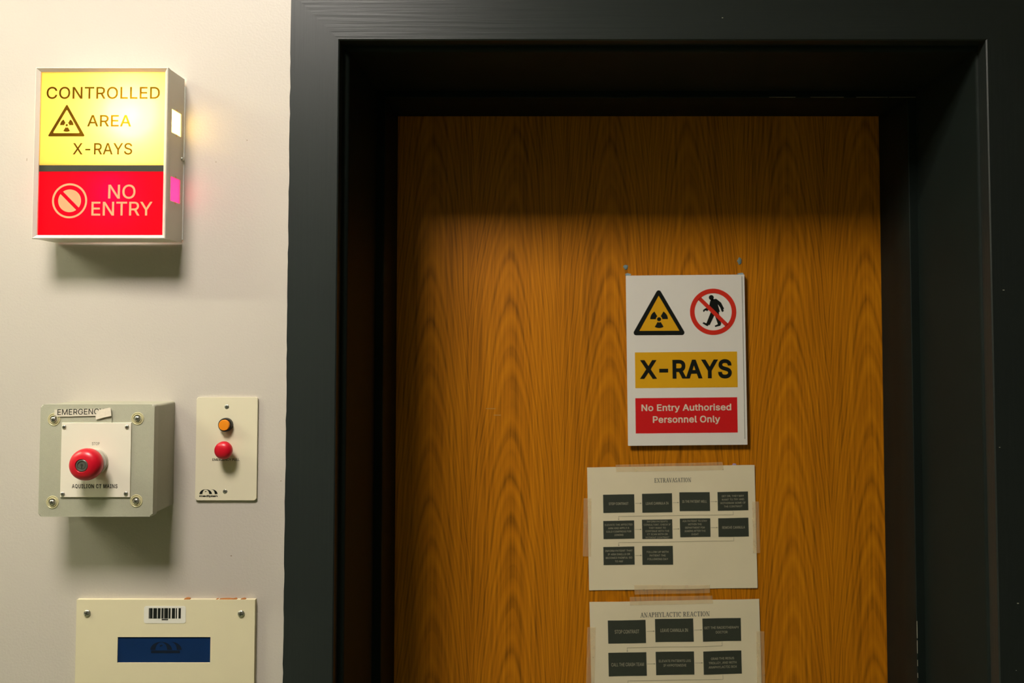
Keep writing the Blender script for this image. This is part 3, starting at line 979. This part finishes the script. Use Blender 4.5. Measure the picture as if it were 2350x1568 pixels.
# follow the slight tilt of the strip
c0 = T.at(131.8, 946, hx)
for v in bm.verts: v.co.z += (v.co.x - c0[0]) * 0.018
T.obj('lettering', bm, M['ink'], lb, recalc=False, smooth=False)
bm = bmesh.new()
T.prism(bm, para([(220, 963.5), (238, 958.5), (255.5, 955), (254, 937), (251, 936), (229, 940.5), (226, 945), (219, 952)], hx + .0004), hx + .0002, hx + .0005)
T.obj('torn_sticker', bm, M['torn'], label='torn pale sticker over the end of the label')
bm = bmesh.new()
pp = [(254.8, 938), (256.2, 948), (257, 960), (256.6, 972)]
for (xa, ya), (xb, yb2) in zip(pp, pp[1:]):
    a = T.at(xa, ya, hx); c = T.at(xb, yb2, hx)
    T.stroke(bm, [a, c], .0007, hx + .0001, 2)
T.obj('loose_thread', bm, M['greyink'], label='dark curl hanging from the torn sticker')

# ------------------------------------------------------------------ emergency pull plate
def logo(T, bm, l, t, r, b, h):
    """two arches and a half arch over the maker's word, all in pixel boxes"""
    def U(x, y): return T.at(l + (r - l) * x, t + (b - t) * y, h)
    def crescent(c_out, c_in, side):
        # c_out / c_in: (centre x, radius x, radius y); quarter arcs from the foot to the crown
        n = 14
        A = []; B = []
        for i in range(n + 1):
            a = math.radians(90 * i / n)
            A.append(U(c_out[0] + side * c_out[1] * math.cos(a), 1 - c_out[2] * math.sin(a)))
            B.append(U(c_in[0] + side * c_in[1] * math.cos(a), 1 - c_in[2] * math.sin(a)))
        va = [T.v(bm, u, w, h) for u, w in A]; vb = [T.v(bm, u, w, h) for u, w in B]
        for i in range(n): bm.faces.new((va[i], va[i + 1], vb[i + 1], vb[i]))
    crescent((.345, .345, 1.0), (.345, .185, .96), -1)
    crescent((.345, .345, 1.0), (.345, .190, .96), 1)
    crescent((.66, .34, 1.0), (.66, .185, .98), 1)
    for dx, dy in ((-.020, .035), (.020, -.035)):
        x, y = .345 + dx, .48 + dy
        T.flat(bm, [U(x - .03, y), U(x - .005, y - .12), U(x + .03, y - .02), U(x + .005, y + .11)], h)

T = Thing('emergency_pull_plate', 'cream wall plate with orange lamp and red pull knob', 'switch plate', 520, 1030, 0.0)
HP = .0032
l, b, r, t = T.rect(449.5, 912.5, 589.8, 1147.5, HP)
bm = bmesh.new(); T.prism(bm, rrect(l, b, r, t, .0028), 0, HP, bevel=.0008)
pl = T.obj('plate', bm, M['plate'], angle=12)
for px, py, an in ((520.5, 934, 70), (516.5, 1128.5, 25)):
    u, w = T.at(px, py, HP); screw(T, u, w, HP - .0006, .0031, angle=an, cross=False, dome=.28)
q = .001
bu, bw = T.at(519.6, 974.6, HP)
bm = bmesh.new()
T.lathe(bm, bu, bw, [(9.2 * q, HP), (9.2 * q, HP + .0055), (8.4 * q, HP + .0066), (7.6 * q, HP + .0066), (7.4 * q, HP + .004), (0, HP + .004)], 40)
T.obj('lamp_bezel', bm, M['black'], label='black ring round the orange lamp')
bm = bmesh.new()
T.lathe(bm, bu, bw, [(7.2 * q, HP + .004), (7.2 * q, HP + .0086), (6.7 * q, HP + .0096), (0, HP + .0100)], 40)
T.obj('lamp_lens', bm, M['orange'], label='round orange lamp')
bu, bw = T.at(522.5, 1030.5, HP)
bm = bmesh.new()
T.lathe(bm, bu, bw, [(4.5 * q, HP), (4.5 * q, HP + .012)], 28)
stem_ = T.obj('knob_stem', bm, M['redknob'])
bm = bmesh.new()
h0 = HP + .0095
T.lathe(bm, bu, bw, [(0, h0), (8.5 * q, h0), (10.9 * q, h0 + .0012), (12.0 * q, h0 + .0040), (11.7 * q, h0 + .0070), (10.2 * q, h0 + .0098), (7.4 * q, h0 + .0116), (3.8 * q, h0 + .0125), (0, h0 + .0127)], 48)
T.obj('pull_knob', bm, M['redknob'], label='round red pull knob')
hh = HP + .0002
bm = bmesh.new()
T.text(bm, 'EMERGENCY PULL', T.rect(487.3, 1052.3, 549.6, 1058, hh), hh, bold=.012)
T.obj('lettering', bm, M['ink'], pl, recalc=False, smooth=False)
bm = bmesh.new()
logo(T, bm, 457.8, 1123.3, 499.2, 1134.2, hh)
T.text(bm, 'mediplan', T.rect(457.4, 1136.3, 499.2, 1142, hh), hh, bold=.03)
T.obj('logo', bm, M['ink'], pl, recalc=False, smooth=False)

# ------------------------------------------------------------------ panel with the blue display
T = Thing('control_panel', 'large cream wall panel with blue display and barcode sticker', 'control panel', 378, 1500, 0.0)
HP = .006
l, b, r, t = T.rect(173, 1378.5, 583.5, 1640, HP)
b -= 0.06
sl, sb, sr, stp = T.rect(269.5, 1463, 482.5, 1521, HP)
bm = bmesh.new()
for q4 in ((l, stp, r, t), (l, b, r, sb), (l, sb, sl, stp), (sr, sb, r, stp)):
    T.prism(bm, rrect(*q4), 0, HP)
bmesh.ops.remove_doubles(bm, verts=bm.verts[:], dist=1e-6)
pl = T.obj('panel', bm, M['panel'])
bm = bmesh.new(); T.prism(bm, rrect(sl, sb, sr, stp), .001, HP - .0012)
dp = T.obj('display', bm, M['screen'], label='dark blue display window')
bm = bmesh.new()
logo(T, bm, 345, 1473.5, 417, 1492, HP - .0010)  # reflection of the logo, painted as darker shapes on the display
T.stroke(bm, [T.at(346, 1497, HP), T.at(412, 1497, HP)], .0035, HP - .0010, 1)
T.obj('painted_reflection', bm, M['reflection'], dp, recalc=False, smooth=False)
for px, py in ((200.5, 1407.5), (553.5, 1408.5)):
    u, w = T.at(px, py, HP); screw(T, u, w, HP, .0046, angle=px % 60, dome=.42)
lr = T.rect(330.5, 1391.5, 426.5, 1430.5, HP)
bm = bmesh.new(); T.prism(bm, rrect(*lr, .003), HP, HP + .0003)
st = T.obj('barcode_label', bm, M['label'], label='white sticker with a black barcode')
bm = bmesh.new()
hh = HP + .0005
bars = ((0.00, .025), (.032, .085), (.14, .115), (.28, .085), (.395, .06), (.47, .015), (.495, .105), (.62, .06), (.72, .10), (.845, .035), (.93, .07))
bl, bb, br, bt = T.rect(341.5, 1396.3, 414.8, 1419.7, hh)
for x, w_ in bars:
    T.flat(bm, rrect(bl + (br - bl) * x, bb, bl + (br - bl) * (x + w_), bt), hh)
nl, nb, nr, nt_ = T.rect(371.3, 1420.8, 386, 1424, hh)
for i in range(6):
    x = nl + (nr - nl) * i / 6
    T.flat(bm, rrect(x, nb, x + (nr - nl) * .13, nt_), hh)
T.obj('barcode', bm, M['ink'], st, recalc=False, smooth=False)
for px, wpx, hpx in ((428, 14, 3.2), (497, 5, 1.2), (518, 34, 1.6), (538, 9, 2.2), (557, 12, 2)):
    u, w = T.at(px, 1378.5, HP); s = T.scale(px, 1378, HP)
    bm = bmesh.new()
    T.prism(bm, [(u + a * wpx * s / 2, t + c * hpx * s) for a, c in ((-1, -.3), (1, -.3), (.9, .5), (.3, 1), (-.4, .8), (-.9, .4))], .001, HP - .0008)
    T.obj('rust_spot', bm, M['rust'], pl, label='rust on the top edge')

# ------------------------------------------------------------------ X-rays sign on the door
SG = 0.009
T = Thing('warning_sign', 'white X-rays no entry sign with red and yellow blocks on the door', 'warning sign', 1575, 826, DOOR_Y - SG, tilt=0.55)
s_ = T.scale(1575, 826)
hw, hhh = 272.8 / 2 * s_, 389.5 / 2 * s_
bm = bmesh.new(); T.prism(bm, rrect(-hw, -hhh, hw, hhh, .0008), -.0006, .0012)
bd = T.obj('board', bm, M['sign'])
h1 = .0014
bm = bmesh.new()
T.flat(bm, rrect(hw - .0046, -hhh + .010, hw - .0038, hhh - .003), h1)
T.obj('edge_line', bm, M['greyink'], bd, recalc=False, label='thin grey line down the right edge')
bm = bmesh.new()
T.flat(bm, hull_tri([T.at(1511.4, 672.5), T.at(1459.8, 763.9), T.at(1564.6, 763.4)], 5.9 * s_), h1)
tri = T.obj('radiation_sign', bm, M['ink'], bd, recalc=False)
bm = bmesh.new()
T.flat(bm, [T.at(1511.4, 679), T.at(1467.2, 759.6), T.at(1558.8, 759.2)], h1 + .0002)
T.obj('triangle_fill', bm, M['signyellow'], bd, recalc=False)
cu, cw = T.at(1512.2, 732.8)
bm = bmesh.new()
trefoil(T, bm, cu, cw, 20.4 * s_, 7.4 * s_, 4.7 * s_, h1 + .0004)
T.obj('radiation_symbol', bm, M['ink'], bd, recalc=False, smooth=False)
cu, cw = T.at(1636.2, 715.8)
def man(x, y): return T.at(1570 + x / 10.45, 640 + y / 10.45)
bm = bmesh.new()
mu, mw = man(648, 450)
T.disc(bm, mu, mw, 60 / 10.45 * s_, h1)
for pts in ([(640, 500), (700, 490), (765, 480), (880, 570), (955, 715), (935, 735), (950, 775), (915, 800), (895, 780), (860, 690), (805, 615), (855, 790), (830, 800), (835, 860), (640, 800), (600, 640), (615, 555)],
            [(760, 800), (835, 850), (885, 1075), (865, 1125), (740, 1158), (730, 1125), (805, 1090), (735, 890)],
            [(640, 790), (760, 800), (715, 890), (610, 1115), (590, 1105), (555, 1140), (435, 1070), (465, 1040), (530, 1070)],
            [(455, 790), (450, 750), (510, 705), (560, 695), (610, 640), (640, 700), (575, 750), (550, 780), (520, 760), (490, 770), (475, 800)],
            [(655, 480), (690, 470), (710, 500), (650, 540)]):
    T.flat(bm, [man(*p) for p in pts], h1)
T.obj('walking_figure', bm, M['ink'], bd, recalc=False, smooth=False)
bm = bmesh.new()
T.ring(bm, cu, cw, 42.7 * s_, 53.2 * s_, h1 + .0002, 80)
d = 44 * s_ / math.sqrt(2)
T.stroke(bm, [(cu - d, cw + d), (cu + d, cw - d)], 9.0 * s_, h1 + .0002, 1)
T.obj('prohibition_ring', bm, M['signcircle'], bd, recalc=False, smooth=False)
bm = bmesh.new(); T.flat(bm, rrect(*T.rect(1457.3, 808, 1691.8, 889.8)), h1)
yb_ = T.obj('yellow_block', bm, M['signyellow'], bd, recalc=False)
bm = bmesh.new(); T.text(bm, 'X-RAYS', T.rect(1468, 825.3, 1678.8, 869.6), h1 + .0003, bold=0.028, space=1.03)
for v in bm.verts: pass
T.obj('lettering', bm, M['ink'], bd, recalc=False, smooth=False)
bm = bmesh.new(); T.flat(bm, rrect(*T.rect(1458.3, 913, 1692, 993.6)), h1)
T.obj('red_block', bm, M['signred'], bd, recalc=False)
bm = bmesh.new()
T.text(bm, 'No Entry Authorised', T.rect(1471.8, 927.2, 1677.6, 946.6), h1 + .0003, bold=0.018, space=1.03)
T.obj('lettering', bm, M['signwhite'], bd, recalc=False, smooth=False)
bm = bmesh.new()
T.text(bm, 'Personnel Only', T.rect(1498, 954.4, 1652.4, 974), h1 + .0003, bold=0.018, space=1.03)
T.obj('lettering', bm, M['signwhite'], bd, recalc=False, smooth=False)

# ------------------------------------------------------------------ flow-chart notices taped to the door
def notice(label, px, py, tilt, wpx, hpx, cut, zoom, heading, boxes, links, tapes, seed):
    ox, oy, zf = zoom
    def zp(x, y): return ox + x / zf, oy + y / zf
    rnd = random.Random(seed)
    ph = [rnd.uniform(0, 6.28) for _ in range(4)]
    def warp(u, w):
        return .0007 * math.sin(u * 34 + ph[0]) * math.sin(w * 26 + ph[1]) + .0005 * math.sin(u * 60 + w * 22 + ph[2])
    T = Thing('printed_notice', label, 'notice', px, py, DOOR_Y - .0022, tilt=tilt, group='flow chart notices taped to the door', warp=warp)
    s = T.scale(px, py)
    hw, h2 = wpx / 2 * s, hpx / 2 * s
    lo = -h2 - cut * s
    bm = bmesh.new()
    T.grid(bm, -hw, lo, hw, h2, 0, 40, 34)
    r_ = bmesh.ops.extrude_face_region(bm, geom=bm.faces[:])
    for v in [v for v in r_['geom'] if isinstance(v, bmesh.types.BMVert)]: v.co.y += .0002
    sheet = T.obj('sheet', bm, M['paper'])
    bm = bmesh.new()
    x0, y0 = zp(heading[1], heading[2]); x1, y1 = zp(heading[3], heading[4])
    T.text(bm, heading[0], T.rect(x0, y0, x1, y1), .0003, fnt='serif')
    T.obj('heading', bm, M['greyink'], sheet, recalc=False, smooth=False)
    rects = []
    for rc, lines, tb in boxes:
        a = zp(rc[0], rc[1]); c = zp(rc[2], rc[3])
        # the photo's bounding box of a tilted block: take the skew off its height
        sk = abs(math.tan(T.tilt)) * (c[0] - a[0])
        R4 = T.rect(a[0], a[1] + sk / 2, c[0], c[1] - sk / 2)
        rects.append(R4)
        bm = bmesh.new(); T.grid(bm, *R4, .0003, 8, 6)
        bx = T.obj('flow_box', bm, M['toner'], recalc=False)
        bm = bmesh.new()
        a = zp(tb[0], tb[1]); c = zp(tb[2], tb[3])
        T.text(bm, lines, T.rect(a[0], a[1], c[0], c[1]), .0006, line=.98)
        T.obj('caption', bm, M['papertext'], bx, recalc=False, smooth=False)
        bx.parent = T.o
    wd = .0005
    for ln in links:
        bm = bmesh.new()
        if ln[0] == 'h':
            A, B = rects[ln[1]], rects[ln[2]]
            w_ = (A[1] + A[3]) / 2
            pts = [(A[2] + .0012, w_), (B[0] - .0012, w_)]
            tip = (B[0] - .001, w_); di = (1, 0)
        elif ln[0] == 'd':
            A, B = rects[ln[1]], rects[ln[2]]
            ua = (A[0] + A[2]) / 2; ub = (B[0] + B[2]) / 2
            mid = (A[1] + B[3]) / 2
            pts = [(ua, A[1] - .0012), (ua, mid), (ub, mid), (ub, B[3] + .001)]
            tip = (ub, B[3] + .0008); di = (0, -1)
        else:                                           # run leaving towards a row below the picture
            A, B = rects[ln[1]], rects[ln[2]]
            ua = (A[0] + A[2]) / 2; ub = (B[0] + B[2]) / 2
            mid = A[1] - .0085
            pts = [(ua, A[1] - .0012), (ua, mid), (ub, mid), (ub, mid - .007)]
            tip = (ub, mid - .0075); di = (0, -1)
        T.stroke(bm, pts, wd, .0003, 16)
        px_, py_ = -di[1], di[0]
        T.flat(bm, [tip, (tip[0] - di[0] * .0024 + px_ * .0012, tip[1] - di[1] * .0024 + py_ * .0012), (tip[0] - di[0] * .0024 - px_ * .0012, tip[1] - di[1] * .0024 - py_ * .0012)], .0003)
        T.obj('arrow', bm, M['arrowink'], sheet, recalc=False, smooth=False)
    for q in tapes:
        pts = [T.at(*p) for p in q]
        bm = bmesh.new()
        n = 10
        (a, b_, c, d) = pts
        rows = [[T.v(bm, *( (1 - i / n) * ((1 - j / 3) * a[k_] + j / 3 * d[k_]) + i / n * ((1 - j / 3) * b_[k_] + j / 3 * c[k_]) for k_ in (0, 1)), .0008) for i in range(n + 1)] for j in range(4)]
        for j in range(3):
            for i in range(n):
                bm.faces.new((rows[j][i], rows[j][i + 1], rows[j + 1][i + 1], rows[j + 1][i]))
        T.obj('tape_strip', bm, M['tape'], recalc=False, label='strip of clear tape')
    return T

ext = [((305, 450, 645, 652), 'STOP CONTRAST', (366, 538, 580, 565)),
       ((730, 440, 1058, 650), 'LEAVE CANNULA IN', (770, 534, 1016, 562)),
       ((1138, 426, 1468, 635), 'IS THE PATIENT WELL', (1168, 514, 1434, 542)),
       ((1552, 420, 1886, 628), 'GET DR, THEY MAY\nWANT TO TRY AND\nWITHDRAW SOME OF\nTHE CONTRAST', (1580, 458, 1858, 590)),
       ((307, 736, 645, 938), 'ELEVATE THE AFFECTED\nARM AND APPLY A\nCOLD COMPRESS FOR\n20MINS', (324, 772, 626, 902)),
       ((730, 724, 1060, 938), 'INFORM PATIENTS\nCONSULTANT. CHECK IF\nTHEY WANT TO\nCONTINUE WITH THE\nCT SCAN WITH OR\nWITHOUT CONTRAST', (748, 738, 1042, 928)),
       ((1143, 712, 1474, 918), 'ASK PATIENT TO STAY\nWITHIN THE\nDEPARTMENT FOR\n30MINS AFTER THE\nEVENT', (1172, 732, 1440, 895)),
       ((1560, 706, 1891, 914), 'REMOVE CANNULA', (1602, 796, 1850, 824)),
       ((308, 1021, 647, 1222), 'INFORM PATIENT THAT\nIF ARM SWELLS OR\nBECOMES PAINFUL GO\nTO A&E', (328, 1056, 626, 1190)),
       ((732, 1012, 1065, 1220), 'FOLLOW UP WITH\nPATIENT THE\nFOLLOWING DAY', (782, 1068, 1016, 1166))]
def tz(z, pts): return [(z[0] + x / z[2], z[1] + y / z[2]) for x, y in pts]
z1 = (1320, 1040, 4.752)
notice('paper flow chart headed EXTRAVASATION taped below the X-rays sign', 1542.3, 1211, 0.85, 385.5, 279.5, 0, z1,
       ('EXTRAVASATION', 863, 272, 1265, 320), ext,
       [('h', 0, 1), ('h', 1, 2), ('h', 2, 3), ('d', 3, 4), ('h', 4, 5), ('h', 5, 6), ('h', 6, 7), ('d', 7, 8), ('h', 8, 9)],
       [tz(z1, [(440, 128), (1606, 98), (1616, 184), (450, 206)]), tz(z1, [(640, 1440), (1468, 1440), (1468, 1526), (650, 1542)]),
        tz(z1, [(92, 492), (176, 494), (170, 1128), (84, 1126)]), tz(z1, [(1930, 530), (2002, 530), (2016, 1090), (1940, 1092)])], 3)
ana = [((385, 425, 828, 702), 'STOP CONTRAST', (464, 540, 750, 582)),
       ((938, 408, 1386, 684), 'LEAVE CANNULA IN', (1000, 526, 1320, 564)),
       ((1494, 402, 1943, 677), 'GET THE RADIOTHERAPY\nDOCTOR', (1514, 500, 1920, 582)),
       ((391, 805, 837, 1086), 'CALL THE CRASH TEAM', (424, 928, 805, 968)),
       ((946, 793, 1394, 1070), 'ELEVATE PATIENTS LEG\nIF HYPOTENSIVE', (982, 890, 1354, 970)),
       ((1503, 786, 1952, 1063), 'GRAB THE RESUS\nTROLLEY, AND WITH\nANAPHYLACTIC BOX', (1562, 864, 1895, 988))]
z2 = (1320, 1340, 5.109)
notice('paper flow chart headed ANAPHYLACTIC REACTION at the bottom of the door', 1551, 1520, 1.1, 390.5, 279, 0, z2,
       ('ANAPHYLACTIC REACTION', 762, 332, 1578, 388), ana,
       [('h', 0, 1), ('h', 1, 2), ('d', 2, 3), ('h', 3, 4), ('h', 4, 5), ('e', 5, 3)],
       [tz(z2, [(638, 152), (1608, 140), (1614, 232), (640, 250)]),
        tz(z2, [(142, 510), (240, 512), (222, 1300), (124, 1300)]), tz(z2, [(2120, 556), (2214, 556), (2226, 1300), (2134, 1300)])], 5)

# ------------------------------------------------------------------ bits of putty on the door
def putty(label, px, py, a, b, m, seed, thick=.0017):
    rnd = random.Random(seed)
    T = Thing('adhesive_putty', label, 'putty', px, py, DOOR_Y, group='bits of adhesive putty on the door')
    s = T.scale(px, py)
    bm = bmesh.new()
    n = 14
    rr = [rnd.uniform(.75, 1.15) for _ in range(n)]
    rows = []
    for f, h in ((1.0, 0.0), (.92, thick * .55), (.6 if thick < .004 else .9, thick)):
        rows.append([T.v(bm, a * s / 2 * f * rr[i] * math.cos(6.2832 * i / n), b * s / 2 * f * rr[i] * math.sin(6.2832 * i / n), h) for i in range(n)])
    for p, q in zip(rows, rows[1:]):
        for i in range(n): bm.faces.new((p[i], p[(i + 1) % n], q[(i + 1) % n], q[i]))
    bm.faces.new(rows[-1])
    me = finish(T.o.name, bm, M[m])
    loc = T.o.location.copy(); keep = {k_: T.o[k_] for k_ in ('label', 'category', 'group')}
    bpy.data.objects.remove(T.o)
    me.name = 'adhesive_putty'
    me.location = loc
    for k_, v in keep.items(): me[k_] = v
    return me
putty('grey blue dab of putty on the door above the X-rays sign, left', 1436, 613.5, 12, 12, 'putty', 1)
putty('pale blue putty peeking over the top left corner of the X-rays sign', 1440.5, 631, 13, 7, 'putty_pale', 2, .0083)
putty('grey blue smear of putty on the door above the X-rays sign, right', 1697, 599, 11, 17, 'putty', 3)
putty('pale blue putty peeking over the top right corner of the X-rays sign', 1699, 629.5, 13, 7, 'putty_pale', 4, .0083)
putty('purple speck of putty above the right corner of the EXTRAVASATION notice', 1685, 1067, 10, 6, 'purple', 5)
